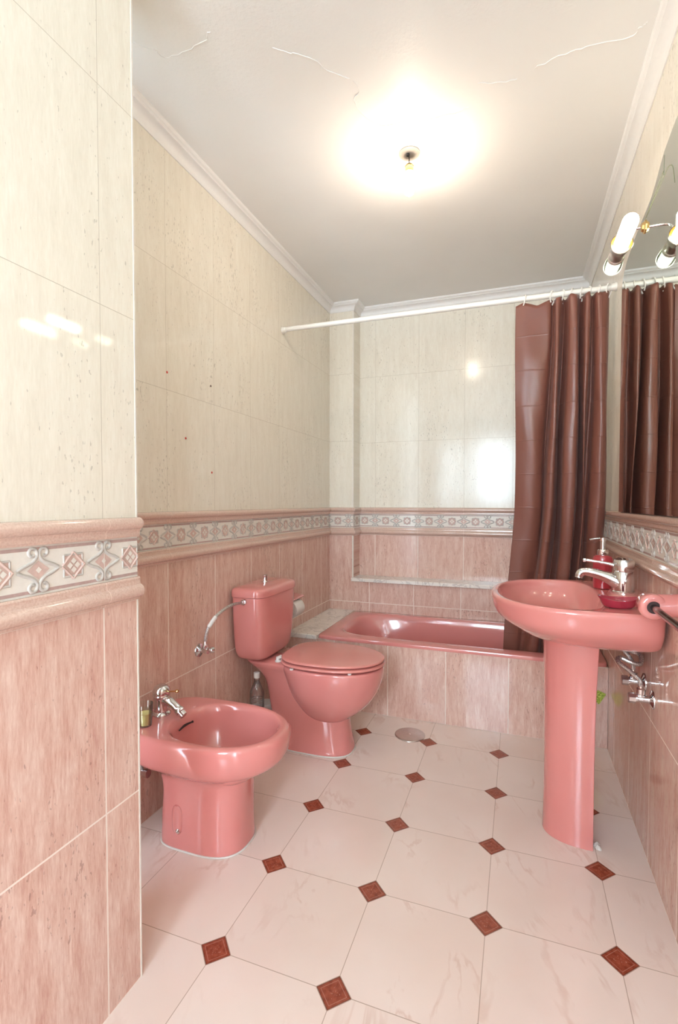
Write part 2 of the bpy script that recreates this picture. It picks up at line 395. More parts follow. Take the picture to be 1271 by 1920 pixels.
# ------------------------------------------------------------------ room shell
def shell():
    T = .12
    struct(MB().box(XL-T, XR+.9, YF-T, YB+T, -.06, 0).obj('floor', M_FLOOR))
    ce = struct(MB().box(XL-T, XR+.9, YF-T, YB+T, ZC, ZC+.08).obj('ceiling', M_CEIL))
    # cracked flaking paint edges on the ceiling
    cracks = [[(-1.044, 1.157), (-1.022, 1.186), (-1.003, 1.196), (-.992, 1.229), (-.919, 1.232), (-.845, 1.219), (-.822, 1.203)],
              [(-.681, 1.306), (-.645, 1.337), (-.618, 1.354), (-.576, 1.393), (-.563, 1.427), (-.505, 1.482)],
              [(-.499, 1.49), (-.488, 1.536), (-.517, 1.57), (-.509, 1.632), (-.462, 1.699), (-.38, 1.711), (-.31, 1.729), (-.22, 1.729), (-.167, 1.72)],
              [(-.135, 1.632), (-.08, 1.652), (-.017, 1.66)],
              [(.028, 1.637), (.114, 1.615), (.184, 1.614), (.279, 1.622), (.301, 1.6), (.317, 1.59)]]
    mb = MB()
    for c in cracks:
        P = catmull([Vector((x, y, 0)) for x, y in c], 5); rings = []
        for i, p in enumerate(P):
            j = random.uniform(-.004, .004); w = random.uniform(.001, .0028)*(1 if 0 < i < len(P)-1 else .2)
            q = p+Vector((j*.6, j, 0))
            rings.append([(q.x, q.y-w, ZC+.001), (q.x, q.y, ZC-.0016), (q.x, q.y+w*2, ZC+.001)])
        mb.loft(rings, False, False)
    mb.obj('paint_crack', M_CEIL, ce)
    struct(MB().box(XL-T, XL, YN-.1, YB+T, 0, ZC).obj('wall_left', M_TL))
    MBn = MB(); MBn.box(XN-.30, XN, YF, YN, 0, ZC); struct(MBn.obj('wall_left_entry', M_TN))
    m = MB(); m.box(XL-.05, XR+T, YB, YB+T, 0, ZC); struct(m.obj('wall_back', M_TB))
    m = MB(); m.box(XL, XS, YS, YB, 0, ZC); m.box(XS, XR, YS, YB, 0, .578); struct(m.obj('wall_back_step', M_TB))
    # right wall with an unseen doorway added behind the camera to let daylight in
    m = MB(); m.box(XR, XR+T, -1.10, YB+T, 0, ZC); m.box(XR, XR+T, -1.90, -1.10, 2.06, ZC); m.box(XR, XR+T, YF-T, -1.90, 0, ZC)
    struct(m.obj('wall_right', M_TR))
    # wall behind the camera with a window
    m = MB(); wx0, wx1, wz0, wz1 = -.70, -.04, 1.05, 2.14
    m.box(XN-.30, wx0, YF-T, YF, 0, ZC); m.box(wx1, XR+T, YF-T, YF, 0, ZC)
    m.box(wx0, wx1, YF-T, YF, 0, wz0); m.box(wx0, wx1, YF-T, YF, wz1, ZC)
    struct(m.obj('wall_front', M_TF))
    w = MB(); f = .035
    w.box(wx0, wx0+f, YF-.08, YF-.03, wz0, wz1); w.box(wx1-f, wx1, YF-.08, YF-.03, wz0, wz1)
    w.box(wx0, wx1, YF-.08, YF-.03, wz0, wz0+f); w.box(wx0, wx1, YF-.08, YF-.03, wz1-f, wz1)
    w.box(wx0, wx1, YF-.075, YF-.035, 1.56, 1.59)
    wo = struct(w.obj('window_1', M_WHITE))
    MB().box(wx0+f, wx1-f, YF-.056, YF-.052, wz0+f, wz1-f).obj('pane', M_PANE, wo)
    d = MB(); d.box(XR-.012, XR+T, -1.15, -1.10, 0, 2.10); d.box(XR-.012, XR+T, -1.90, -1.85, 0, 2.10); d.box(XR-.012, XR+T, -1.85, -1.15, 2.05, 2.10)
    struct(d.obj('added_door_1', M_WHITE))  # frame of the added, unseen light opening
shell()

def sweep(name, path, prof, mats, closed=False, matfn=None):
    """sweep a wall profile (d out from wall, z) along a horizontal polyline, room on the left-hand side of travel = +d; mitred"""
    mb = MB(); P = [Vector((x, y)) for x, y in path]; rings = []
    for i, p in enumerate(P):
        nn = []
        if i > 0: d = (P[i]-P[i-1]).normalized(); nn.append(Vector((d.y, -d.x)))
        if i < len(P)-1: d = (P[i+1]-P[i]).normalized(); nn.append(Vector((d.y, -d.x)))
        if len(nn) == 2:
            b = (nn[0]+nn[1]).normalized(); k = 1/max(b.dot(nn[0]), .2); v = b*k
        else: v = nn[0]
        rings.append([(p.x+v.x*d_, p.y+v.y*d_, z) for d_, z in prof])
    for i in range(len(rings)-1):
        mb.cur = matfn(i) if matfn else 0
        mb.loft([rings[i], rings[i+1]], i == 0, i == len(rings)-2)
    return struct(mb.obj(name, mats, angle=28))
# path with the room to the right of travel: left wall going back, step, back wall, right wall coming forward
MAIN = [(XL, YN), (XL, YS), (XS, YS), (XS, YB), (XR, YB), (XR, -1.09)]
mf = lambda i: (0, 1, 0, 1, 2)[i]
NEAR = [(XN, YF), (XN, YN)]
def arc(cx, cz, r, a0, a1, n=9): return [(cx+r*math.cos(math.radians(a0+(a1-a0)*k/n)), cz+r*math.sin(math.radians(a0+(a1-a0)*k/n))) for k in range(n+1)]
# upper rail: round nose on top, cove below ; lower rail: fillet above, round nose below
UP = [(-.002, 1.0665), (.004, 1.0665)]+arc(.0065, 1.0530, .0135, 90, -70)+[(.0095, 1.0375), (.0085, 1.033), (.0090, 1.028), (.0070, 1.0235), (-.002, 1.0235)]
LO = [(-.002, .9330), (.0068, .9330), (.0092, .9290), (.0085, .9240), (.0095, .9195)]+arc(.0060, .9020, .0150, 75, -90)+[(.003, .8805), (-.002, .8805)]
sweep('trim_1', MAIN, UP, [M_RL, M_RB, M_RR], matfn=mf); sweep('trim_2', MAIN, LO, [M_RL, M_RB, M_RR], matfn=mf)
sweep('trim_3', NEAR, UP, [M_RN]); sweep('trim_4', NEAR, LO, [M_RN])
# crown moulding
CR = [(0, 2.358), (.004, 2.358), (.007, 2.362), (.009, 2.368)]+[(.009+.024*(1-math.cos(math.radians(a))), 2.368+.022*math.sin(math.radians(a))) for a in (15, 30, 45, 60, 75, 90)]+[(.036, 2.391), (.036, 2.395), (.040, 2.398), (.044, 2.399), (.048, 2.403), (.049, 2.4105), (0, 2.4105)]
sweep('trim_5', MAIN, CR, [M_CROWN]); sweep('trim_6', [(XN, YF), (XN, YN), (XL, YN)], CR, [M_CROWN])
# white corner beads
struct(MB().box(XN-.006, XN+.0012, YN-.0025, YN+.0016, 0, B0).box(XN-.006, XN+.0012, YN-.0025, YN+.0016, B1, ZC).obj('trim_7', M_GROUT))
struct(MB().box(XS-.008, XS+.0016, YS-.0016, YS+.006, .602, B0).box(XS-.008, XS+.0016, YS-.0016, YS+.006, B1, 2.358).obj('trim_8', M_GROUT))

# ------------------------------------------------------------------ relief border tiles
def rope(mb, pts, w, h, base):     # raised rounded ribbon on the wall plane (u,v) -> height
    P = catmull([Vector((u, v, 0)) for u, v in pts], 3) if len(pts) > 2 else [Vector((*p, 0)) for p in pts]
    rings = []
    for i, p in enumerate(P):
        t = (P[min(i+1, len(P)-1)]-P[max(i-1, 0)]).normalized(); n_ = Vector((-t.y, t.x, 0))
        rings.append([tuple(p+n_*(w*c))[:2]+(base+h*q,) for c, q in ((-.5, 0), (-.32, .8), (0, 1), (.32, .8), (.5, 0))])
    mb.loft(rings, False, False, closed=False)
def poly(mb, pts, h): mb.add([(u, v, h) for u, v in pts], [tuple(range(len(pts)))])
def motif(w):
    m = MB(); H = .0895; z0 = .9335; cv = z0+H/2
    def scroll(u0):
        m.cur = 3; poly(m, [(u0-.022, cv), (u0, cv-.017), (u0+.022, cv), (u0, cv+.017)], .0012)
        m.cur = 0; poly(m, [(u0-.006, cv), (u0, cv-.006), (u0+.006, cv), (u0, cv+.006)], .0017)
        m.cur = 1
        for su in (-1, 1):
            for sv in (-1, 1):
                pts = [(u0+su*.041, cv+sv*.001), (u0+su*.030, cv+sv*.007), (u0+su*.012, cv+sv*.014), (u0+su*.003, cv+sv*.024)]
                cx_, cz_, r = u0+su*.0115, cv+sv*.031, .0088
                for k in range(8):
                    a = PI-.2-k*.72; rr = r*(1-.055*k); pts.append((cx_+su*rr*math.cos(a), cz_+sv*rr*math.sin(a)))
                rope(m, pts, .0068, .0026, .0006)
    def knot(u0):
        m.cur = 3; q = .019; poly(m, [(u0-q, cv-q), (u0+q, cv-q), (u0+q, cv+q), (u0-q, cv+q)], .0011)
        m.cur = 1
        for a, b in (((-q-.002, -q-.002), (q+.002, -q-.002)), ((q+.002, -q-.002), (q+.002, q+.002)), ((q+.002, q+.002), (-q-.002, q+.002)), ((-q-.002, q+.002), (-q-.002, -q-.002))):
            rope(m, [(u0+a[0], cv+a[1]), (u0+b[0], cv+b[1])], .0042, .002, .0006)
        m.cur = 4; q = .0255
        for a, b in (((-q, 0), (0, -q)), ((0, -q), (q, 0)), ((q, 0), (0, q)), ((0, q), (-q, 0))):
            rope(m, [(u0+a[0], cv+a[1]), (u0+b[0], cv+b[1])], .0050, .0026, .0008)
        m.cur = 0
        for a, b in ((-1, 0), (1, 0), (0, 1), (0, -1)):
            c_, d_ = u0+a*.0085, cv+b*.0085; s_ = .0065
            poly(m, [(c_-s_, d_), (c_, d_-s_), (c_+s_, d_), (c_, d_+s_)], .0022)
    m.cur = 2
    for a, b in ((z0+.0035, z0+.0095), (z0+H-.0095, z0+H-.0035)): poly(m, [(0, a), (w, a), (w, b), (0, b)], .0009)
    for f in (0, .5, 1): scroll(w*f)
    for f in (.25, .75): knot(w*f)
    m.cur = 5
    poly(m, [(-.0009, z0), (.0009, z0), (.0009, z0+H), (-.0009, z0+H)], .0032)
    for z_ in (z0+.0006, z0+H-.0006): poly(m, [(0, z_-.0006), (w, z_-.0006), (w, z_+.0006), (0, z_+.0006)], .0016)
    return m
def clip_poly(P, lo, hi):
    for sgn, lim in ((1, lo), (-1, hi)):
        out = []
        for i in range(len(P)):
            a, b = P[i-1], P[i]; fa, fb = sgn*(a[0]-lim), sgn*(b[0]-lim)
            if (fa >= 0) != (fb >= 0):
                t = fa/(fa-fb); out.append(tuple(a[k]+(b[k]-a[k])*t for k in range(3)))
            if fb >= 0: out.append(b)
        P = out
        if len(P) < 3: return None
    return P
def border(name, lo, hi, u0, w, place):
    mt = motif(w); mb = MB()
    mb.cur = 0; mb.add([place(lo, .9325, .0006), place(hi, .9325, .0006), place(hi, 1.0245, .0006), place(lo, 1.0245, .0006)], [(0, 1, 2, 3)])
    k0, k1 = math.floor((lo-u0)/w), math.ceil((hi-u0)/w)
    for k in range(k0, k1+1):
        off = u0+k*w
        for f, mi in zip(mt.f, mt.mi):
            P = [(mt.v[i][0]+off, mt.v[i][1], mt.v[i][2]) for i in f]
            if min(p[0] for p in P) < lo or max(p[0] for p in P) > hi:
                P = clip_poly(P, lo, hi)
                if not P: continue
            mb.cur = mi; mb.add([place(*p) for p in P], [tuple(range(len(P)))])
    return mb, [M_BAND, M_SCROLL, M_MAUVE, M_ROSE, M_ROSE, M_GROUT]
def bobj(name, *a):
    mb, ms = border(name, *a)
    me = bpy.data.meshes.new(name)
    # weld shared vertices so the ropes shade smoothly
    idx = {}; vs = []; fs = []
    for f in mb.f:
        g = []
        for i in f:
            kx = tuple(round(c, 6) for c in mb.v[i])
            if kx not in idx: idx[kx] = len(vs); vs.append(kx)
            g.append(idx[kx])
        fs.append(g)
    me.from_pydata(vs, [], fs)
    for m in ms: me.materials.append(m)
    me.polygons.foreach_set('material_index', mb.mi); me.polygons.foreach_set('use_smooth', [True]*len(fs)); me.validate()
    me.set_sharp_from_angle(angle=math.radians(50))
    return struct((lambda o: (COL.objects.link(o), o)[1])(bpy.data.objects.new(name, me)))
bobj('trim_9', YN, YS, 1.475, .2975, lambda u, v, h: (XL+h, u, v))
bobj('trim_10', YF, YN, .797, .297, lambda u, v, h: (XN+h, u, v))
bobj('trim_11', XL, XS, -1.212, .294, lambda u, v, h: (u, YS-h, v))
bobj('trim_12', YS, YB, 3.113, .294, lambda u, v, h: (XS+h, u, v))
bobj('trim_13', XS, XR, -.918, .294, lambda u, v, h: (u, YB-h, v))
bobj('trim_14', -1.09, YB, 2.012, .291, lambda u, v, h: (XR-h, u, v))

# marble shelf in the alcove
m = MB(); m.box(XS-.008, XR-.001, YS-.024, YB-.001, .579, .602)
shelf = m.obj('marble_shelf', M_MARBLE)
bv = shelf.modifiers.new('bevel', 'BEVEL'); bv.width = .003; bv.segments = 2
tag(shelf, 'long white marble ledge set in the alcove above the bathtub', 'shelf')

# ------------------------------------------------------------------ bathtub
def bathtub():
    t = thing('bathtub', 'pink built-in bathtub with a tiled front below the alcove', 'bathtub', (-.32, 2.78, 0))
    # tiled front panel
    MB().box(XL+.001, XR-.001, YT, YT+.03, .001, .366).obj('front_panel', M_TU, t)
    mb = MB(); x0, x1, y0, y1 = -1.018, XR-.002, YT-.004, YS-.002
    N = 96
    def rr(ax0, ax1, ay0, ay1, e, z, n=N):
        cx_, cy_ = (ax0+ax1)/2, (ay0+ay1)/2
        return [(cx_+(ax1-ax0)/2*sp_(math.cos(2*PI*(k+.5)/n), 2/e), cy_+(ay1-ay0)/2*sp_(math.sin(2*PI*(k+.5)/n), 2/e), z) for k in range(n)]
    R = [rr(x0, x1, y0, y1, 30, .366), rr(x0, x1, y0, y1, 30, .378), rr(x0+.002, x1-.002, y0+.002, y1-.002, 26, .383), rr(x0+.007, x1-.006, y0+.006, y1-.006, 22, .385)]
    def inner(i, z, e): return rr(-.945+i*1.5, .318-i*.8, 2.53+i*.6, 3.055-i*.6, e, z)
    R += [inner(-.012, .384, 6), inner(-.004, .3835, 5), inner(0, .380, 4.6), inner(.006, .371, 4.4), inner(.012, .35, 4.2), inner(.024, .30, 4), inner(.042, .22, 3.8), inner(.066, .14, 3.6), inner(.095, .10, 3.4), inner(.13, .085, 3), inner(.20, .08, 2.6)]
    mb.loft(R, False, True).obj('tub', M_CERAM, t, 40)
    b = MB().box(XL+.001, -1.019, YT-.006, YS-.001, .360, .384).obj('marble_ledge', M_MARBLE, t)
    b['label'] = 'white marble ledge'
    bb = b.modifiers.new('bevel', 'BEVEL'); bb.width = .002
    MB().box(x0, x1, y0+.001, y0+.006, .3655, .3672).obj('joint', M_GROUT, t)
bathtub()
g = MB(); P = [(.343, .262), (.3745, .249), (.3725, .243), (.347, .198), (.330, .215), (.328, .25)]
g.loft([[(x, YT-.0035, z) for x, z in P], [(x, YT-.0004, z) for x, z in P]])
tag(g.obj('glitter_scrap', M_GLIT), 'small glittery green scrap stuck low on the tub front behind the washbasin pedestal', 'sticker')

# floor drain
d = thing('floor_drain', 'round brushed metal drain cover in the floor before the bathtub', 'drain', (-.472, 2.285, 0))
MB().lathe((-.472, 2.285, 0), [(.0, .071), (.003, .071), (.0045, .069), (.005, .066), (.005, .001)], seg=40).obj('cover', M_STEEL, d)
MB().lathe((-.472, 2.285, .0048), [(.0, .004), (.0015, .0038), (.002, .001)], seg=12).obj('screw', M_CHROME, d)

# ------------------------------------------------------------------ bidet
YBD = 1.371
def fix_hole(parent, x, y, z0, z1, sgn=-1):
    mb = MB(); rings = []
    for k in range(13):
        a = PI*k/12; zz = (z0+z1)/2-(z1-z0)/2*math.cos(a); w = .019*math.sqrt(max(0, 1-abs(math.cos(a))**3.5))+.0006
        rings.append([(x+w*math.cos(2*PI*j/16), y+sgn*max(-.02, .006*math.sin(2*PI*j/16)*1.0)*(1 if w > .002 else 0), zz) for j in range(16)])
    return mb.loft(rings).obj('fixing_recess', M_CERAM, parent)
def seal(parent, ring, z=.003):
    P = [Vector((*p, z)) for p in ring]; P.append(P[0]); P.append(P[1])
    return MB().tube(P, .0028, 6, False).obj('sealant', M_SEAL, parent)
def bidet():
    t = thing('bidet', 'pink ceramic bidet with a mixer tap, nearest fixture on the left wall', 'bidet', (XL+.26, YBD, 0))
    pl = lambda a, b, z: (XL+a, YBD+b, z)
    K = [(0, .106, .392, .105, 4.5, 2.7, .25), (.012, .104, .394, .106, 4.5, 2.7, .25), (.08, .106, .392, .104, 4.5, 2.6, .25), (.16, .108, .393, .103, 4, 2.6, .25),
         (.215, .100, .398, .106, 4, 2.5, .25), (.240, .08, .410, .116, 4, 2.4, .26), (.258, .050, .442, .136, 4, 2.3, .27), (.272, .022, .480, .156, 4, 2.25, .27),
         (.292, .006, .507, .169, 4, 2.2, .27), (.320, .002, .520, .1755, 4, 2.2, .27), (.350, .002, .524, .177, 4, 2.2, .27), (.368, .003, .521, .175, 4, 2.2, .27),
         (.3765, .006, .513, .169, 4, 2.2, .27), (.379, .012, .503, .160, 4, 2.2, .275),
         (.378, .120, .492, .149, 2.6, 2.25, .29), (.372, .135, .485, .142, 2.6, 2.25, .30), (.355, .145, .479, .137, 2.6, 2.25, .30), (.315, .152, .470, .131, 2.6, 2.25, .30), (.265, .165, .448, .115, 2.5, 2.2, .31), (.225, .19, .41, .09, 2.4, 2.2, .31), (.208, .24, .37, .04, 2.2, 2.2, .31)]
    keys_loft(MB(), K, pl, 4).obj('basin', M_CERAM, t, 60)
    fix_hole(t, XL+.195, YBD-.1035, .05, .145)
    MB().lathe((XL+.202, YBD-.108, .066), [(0, .0075), (.004, .0075), (.006, .004), (.0075, .001)], (0, -1, 0), 14).obj('fixing_screw', M_CHROME, t)
    seal(t, [pl(a, b, 0)[:2] for a, b in outline(.104, .395, .107, 4.5, 2.7, .25, 48)])
    # overflow slot
    MB().tube([(XL+.1535, YBD-.036, .346), (XL+.1490, YBD, .348), (XL+.1535, YBD+.036, .346)], [.0022, .0042, .0022], 8, smooth=4).obj('overflow_slot', M_DARK, t)
    MB().lathe((XL+.33, YBD, .2075), [(0, .028), (.002, .028), (.003, .022), (.0015, .016), (.0015, .001)], seg=24).obj('drain_plug', M_CHROME, t)
    # mixer tap
    bx, by, bz = XL+.062, YBD-.012, .3785
    tp = MB()
    tp.lathe((bx, by, bz), [(0, .031), (.004, .0315), (.009, .029), (.013, .024), (.05, .0235), (.062, .026), (.066, .0285), (.070, .0275), (.073, .029), (.084, .029), (.093, .025), (.100, .016), (.103, .001)], seg=28)
    tp.tube([(bx, by, bz+.050), (bx+.028, by-.001, bz+.050), (bx+.052, by-.002, bz+.040), (bx+.074, by-.003, bz+.026)], [.021, .0165, .0145, .0135], 16, smooth=5)
    tp.lathe((bx+.072, by-.003, bz+.027), [(0, .0155), (.004, .017), (.012, .017), (.014, .0135), (.028, .013), (.030, .010)], (.80, -.03, -.6), 20)
    tap = tp.obj('mixer_tap', M_CHROME, t); tap['label'] = 'chrome mixer tap'
    MB().tube([(bx+.012, by, bz+.082), (bx+.034, by-.006, bz+.084), (bx+.070, by-.012, bz+.092)], [.0034, .0028, .0026], 8, smooth=3).lathe((bx+.070, by-.012, bz+.092), [(-.003, .002), (0, .0055), (.006, .0060), (.010, .004), (.011, .001)], (1, -.1, .2), 12).obj('tap_lever', M_BRASS, tap)
bidet()
# glass with candle wax on the bidet's back corner
cx, cy_ = XL+.072, 1.268
c = thing('candle_glass', 'small clear glass holding yellow candle wax on the bidet rim beside its tap', 'candle', (cx, cy_, .3792))
MB().lathe((cx, cy_, .3792), [(0, .019), (.001, .021), (.020, .0225), (.072, .0265), (.0725, .0255), (.066, .0245), (.020, .0205), (.005, .019), (.0045, .001)], seg=28, cap1=False).obj('glass', M_GLASS, c)
MB().lathe((cx, cy_, .3845), [(0, .0180), (.015, .0195), (.036, .0215), (.0365, .001)], seg=24).obj('wax', M_WAX, c)

# supply valve behind the bidet
v = thing('bidet_supply_valve', 'chrome supply valve low on the left wall behind the bidet', 'valve', (XL, 1.305, .205))
MB().lathe((XL+.0005, 1.295, .205), [(0, .025), (.004, .024), (.008, .010), (.045, .010), (.047, .014), (.060, .014), (.061, .001)], (1, 0, 0), 20).obj('valve_body', M_CHROME, v)
MB().tube([(XL+.035, 1.295, .213), (XL+.036, 1.290, .23), (XL+.045, 1.285, .25), (XL+.058, 1.285, .262)], .0055, 8, smooth=4).obj('hose', M_BRAID, v)

# ------------------------------------------------------------------ toilet
YTO = 2.052
def toilet():
    t = thing('toilet', 'pink ceramic toilet with closed lid and cistern against the left wall', 'toilet', (XL+.34, YTO, 0))
    pl = lambda a, b, z: (XL+a, YTO+b, z)
    mb = MB()
    K = [(0, .190, .520, .100, 4, 2.8, .34), (.012, .188, .522, .101, 4, 2.8, .34), (.06, .175, .512, .096, 4, 2.6, .34), (.12, .150, .503, .092, 4, 2.5, .34), (.18, .134, .498, .092, 4, 2.4, .33),
         (.24, .124, .50, .094, 4, 2.4, .32), (.29, .112, .50, .097, 4, 2.4, .30), (.325, .090, .50, .104, 4, 2.4, .28), (.35, .06, .50, .112, 4, 2.4, .28), (.368, .035, .50, .122, 4, 2.4, .28), (.382, .028, .50, .126, 4.5, 2.4, .28), (.3885, .034, .49, .122, 4.5, 2.4, .28)]
    keys_loft(mb, K, pl, 4)
    K = [(.125, .36, .45, .04, 2.2, 2.2, .41), (.145, .325, .497, .080, 2.2, 2.2, .41), (.17, .295, .535, .108, 2.2, 2.2, .41), (.205, .265, .577, .132, 2.2, 2.2, .42), (.25, .240, .615, .152, 2.3, 2.2, .42), (.30, .222, .640, .166, 2.4, 2.2, .42),
         (.345, .212, .652, .174, 2.6, 2.2, .42), (.375, .208, .655, .176, 2.8, 2.2, .42), (.3865, .210, .652, .173, 2.8, 2.2, .42), (.389, .22, .640, .163, 2.8, 2.2, .42)]
    keys_loft(mb, K, pl, 4)
    mb.obj('pan', M_CERAM, t, 60)
    seal(t, [pl(a, b, 0)[:2] for a, b in outline(.187, .523, .102, 4, 2.8, .34, 48)])
    fix_hole(t, XL+.245, YTO-.0945, .045, .125)
    MB().lathe((XL+.25, YTO-.099, .058), [(0, .0065), (.004, .0065), (.006, .003), (.007, .001)], (0, -1, 0), 14).obj('fixing_screw', M_CHROME, t)
    def plate(z0, z1, g, xb=.205):
        k = [(z0, xb+.006+g, .654-g, .170-g, 3.0, 2.15, .40), (z0+.003, xb+g, .660-g, .176-g, 3.0, 2.15, .40), ((z0+z1)/2, xb-.001+g, .6615-g, .1775-g, 3.0, 2.15, .40), (z1-.003, xb+g, .660-g, .176-g, 3.0, 2.15, .40), (z1, xb+.008+g, .650-g, .166-g, 3.0, 2.15, .40)]
        return keys_loft(MB(), k, pl, 3)
    seat = plate(.3945, .4085, 0).obj('seat', M_CERAM2, t, 60)
    lid = plate(.4125, .4255, .003).obj('lid', M_CERAM2, t, 60)
    for a_, b_ in ((.55, -.137), (.55, .137), (.30, -.165), (.30, .165)): MB().lathe(pl(a_, b_, .389), [(0, .008), (.0055, .008)], seg=10).obj('seat_buffer', M_WHITE, seat)
    for s in (-1, 1):
        h = MB().lathe(pl(.196, s*.085-.0, .388), [(0, .014), (.006, .014), (.008, .010), (.022, .009), (.024, .001)], seg=16)
        h.tube([pl(.190, s*.085, .402), pl(.212, s*.085, .414)], .0075, 10); h.obj('hinge', M_WHITE, t)
    # cistern
    K = [(.390, .035, .110, .085, 5, 4, .07), (.393, .020, .128, .110, 5, 4, .07), (.402, .012, .146, .140, 5, 4.5, .08), (.42, .008, .155, .157, 5.5, 5, .08), (.455, .006, .161, .168, 6, 5, .08), (.52, .005, .166, .176, 6, 5, .08), (.60, .004, .169, .181, 6, 5, .08), (.683, .003, .171, .184, 6, 5, .08)]
    ci = keys_loft(MB(), K, pl, 4).obj('cistern', M_CERAM, t, 50)
    MB().lathe(pl(.088, 0, .688), [(0, .07), (.0, .071)], seg=12)
    K = [(.6835, .004, .170, .183, 6, 5, .08), (.686, .002, .178, .190, 6, 4.6, .08), (.700, .002, .179, .191, 6, 4.6, .08), (.712, .002, .177, .189, 6, 4.6, .08), (.722, .006, .168, .180, 5.5, 4.4, .08), (.7275, .018, .150, .155, 5, 4, .08), (.7305, .04, .12, .11, 4, 3.5, .08), (.731, .06, .10, .05, 3, 3, .08)]
    cl = keys_loft(MB(), K, pl, 4).obj('cistern_lid', M_CERAM, t, 50)
    MB().lathe(pl(.085, .0, .7305), [(0, .020), (.002, .020), (.0035, .012), (.018, .0105), (.024, .012), (.030, .0125), (.0315, .010), (.032, .001)], seg=24).obj('flush_knob', M_CHROME, cl)
    MB().lathe(pl(.085, -.1790, .668), [(0, .016), (.003, .016), (.004, .010), (.010, .010), (.011, .0125), (.020, .0125), (.021, .009), (.030, .008)], (0, -1, 0), 18).obj('inlet_fitting', M_CHROME, ci)
toilet()
hv = thing('supply_hose', 'braided chrome hose from a wall valve up to the toilet cistern', 'hose', (XL, 1.66, .52))
hp = [(XL+.085, 1.846, .668), (XL+.080, 1.79, .672), (XL+.072, 1.735, .664), (XL+.058, 1.690, .640), (XL+.042, 1.664, .603), (XL+.034, 1.655, .56), (XL+.032, 1.655, .540)]
MB().tube(hp, .0065, 10, smooth=6).obj('hose', M_BRAID, hv)
MB().tube([hp[3], (XL+.050, 1.676, .622), hp[4]], .0085, 10, smooth=3).obj('sleeve', M_WHITE, hv)
MB().lathe((XL+.032, 1.655, .515), [(0, .0085), (.006, .0105), (.018, .0105), (.020, .008), (.032, .0075)], seg=14).obj('ferrule', M_CHROME, hv)
vb = MB().lathe((XL+.0005, 1.655, .508), [(0, .027), (.004, .026), (.009, .012), (.011, .009), (.030, .009), (.032, .011), (.044, .011), (.046, .001)], (1, 0, 0), 22)
vb.lathe((XL+.034, 1.660, .508), [(0, .008), (.014, .0085), (.016, .0115), (.030, .0125), (.032, .009), (.033, .001)], (.35, .93, -.1), 16); vb.obj('stop_valve', M_CHROME, hv)

# bottle and tub on the floor behind the toilet
bx, by = XL+.080, 1.980
b = thing('plastic_bottle', 'clear ribbed plastic bottle with white cap on the floor beside the toilet', 'bottle', (bx, by, 0))
pr = [(0, .030), (.004, .033)]
for k in range(22): pr += [(.010+k*.0088, .0335), (.0144+k*.0088, .0318)]
pr += [(.215, .0335), (.235, .032), (.262, .020), (.280, .0125), (.298, .0120)]
MB().lathe((bx, by, .001), pr, seg=28).obj('bottle_body', M_PET, b, 20)
MB().lathe((bx, by, .298), [(0, .0145), (.004, .015), (.024, .0145), (.026, .012), (.0265, .001)], seg=20).obj('cap', M_WHITE, b)
MB().lathe((bx, by, .110), [(0, .0342), (.055, .0342)], seg=28, cap0=False, cap1=False).obj('label_sleeve', M_WHITE, b)
MB().loft([[(bx+.0347*math.cos(a), by+.0347*math.sin(a), z) for a in [-1.6+.16*i for i in range(8)]] for z in (.118, .146)], False, False, closed=False).obj('label_print', M_MAGENTA, b)
cx, cy_ = XL+.074, 2.075
c = thing('plastic_tub', 'white round container on the floor between clear bottle and toilet foot', 'container', (cx, cy_, 0))
MB().lathe((cx, cy_, .001), [(0, .034), (.003, .036), (.130, .039), (.131, .040), (.134, .040)], seg=28).obj('body', M_WHITE, c)
MB().lathe((cx, cy_, .1352), [(0, .0405), (.010, .0405), (.013, .038), (.014, .001)], seg=28).obj('lid', M_WHITE, c)

# toilet paper holder
hp_ = thing('paper_holder', 'pink ceramic paper holder on the left wall beyond the toilet cistern', 'paper holder', (XL, 2.40, .55))
def hood(y0, y1):
    pr = [(0, .600), (.05, .602), (.092, .594), (.098, .588), (.095, .584), (.05, .586), (.014, .580), (.014, .470), (0, .466)]
    return MB().loft([[(XL+.0005+a, y, z) for a, z in pr] for y in (y0, y1)])
hood(2.325, 2.470).obj('hood', M_CERAM, hp_, 30)
for y_ in (2.325, 2.459): MB().box(XL+.001, XL+.075, y_, y_+.011, .51, .585).obj('bracket', M_CERAM, hp_)
MB().tube([(XL+.066, 2.336, .532), (XL+.066, 2.459, .532)], .010, 12).obj('spindle', M_WHITE, hp_)
tr = MB().lathe((XL+.066, 2.346, .532), [(0, .020), (0, .046), (.001, .0465), (.101, .0465), (.102, .046), (.102, .020), (0.0, .020)], (0, 1, 0), 36, False, False)
tag(tr.obj('toilet_roll', M_PAPER), 'white toilet paper roll hanging in the pink holder beyond the cistern', 'toilet paper')

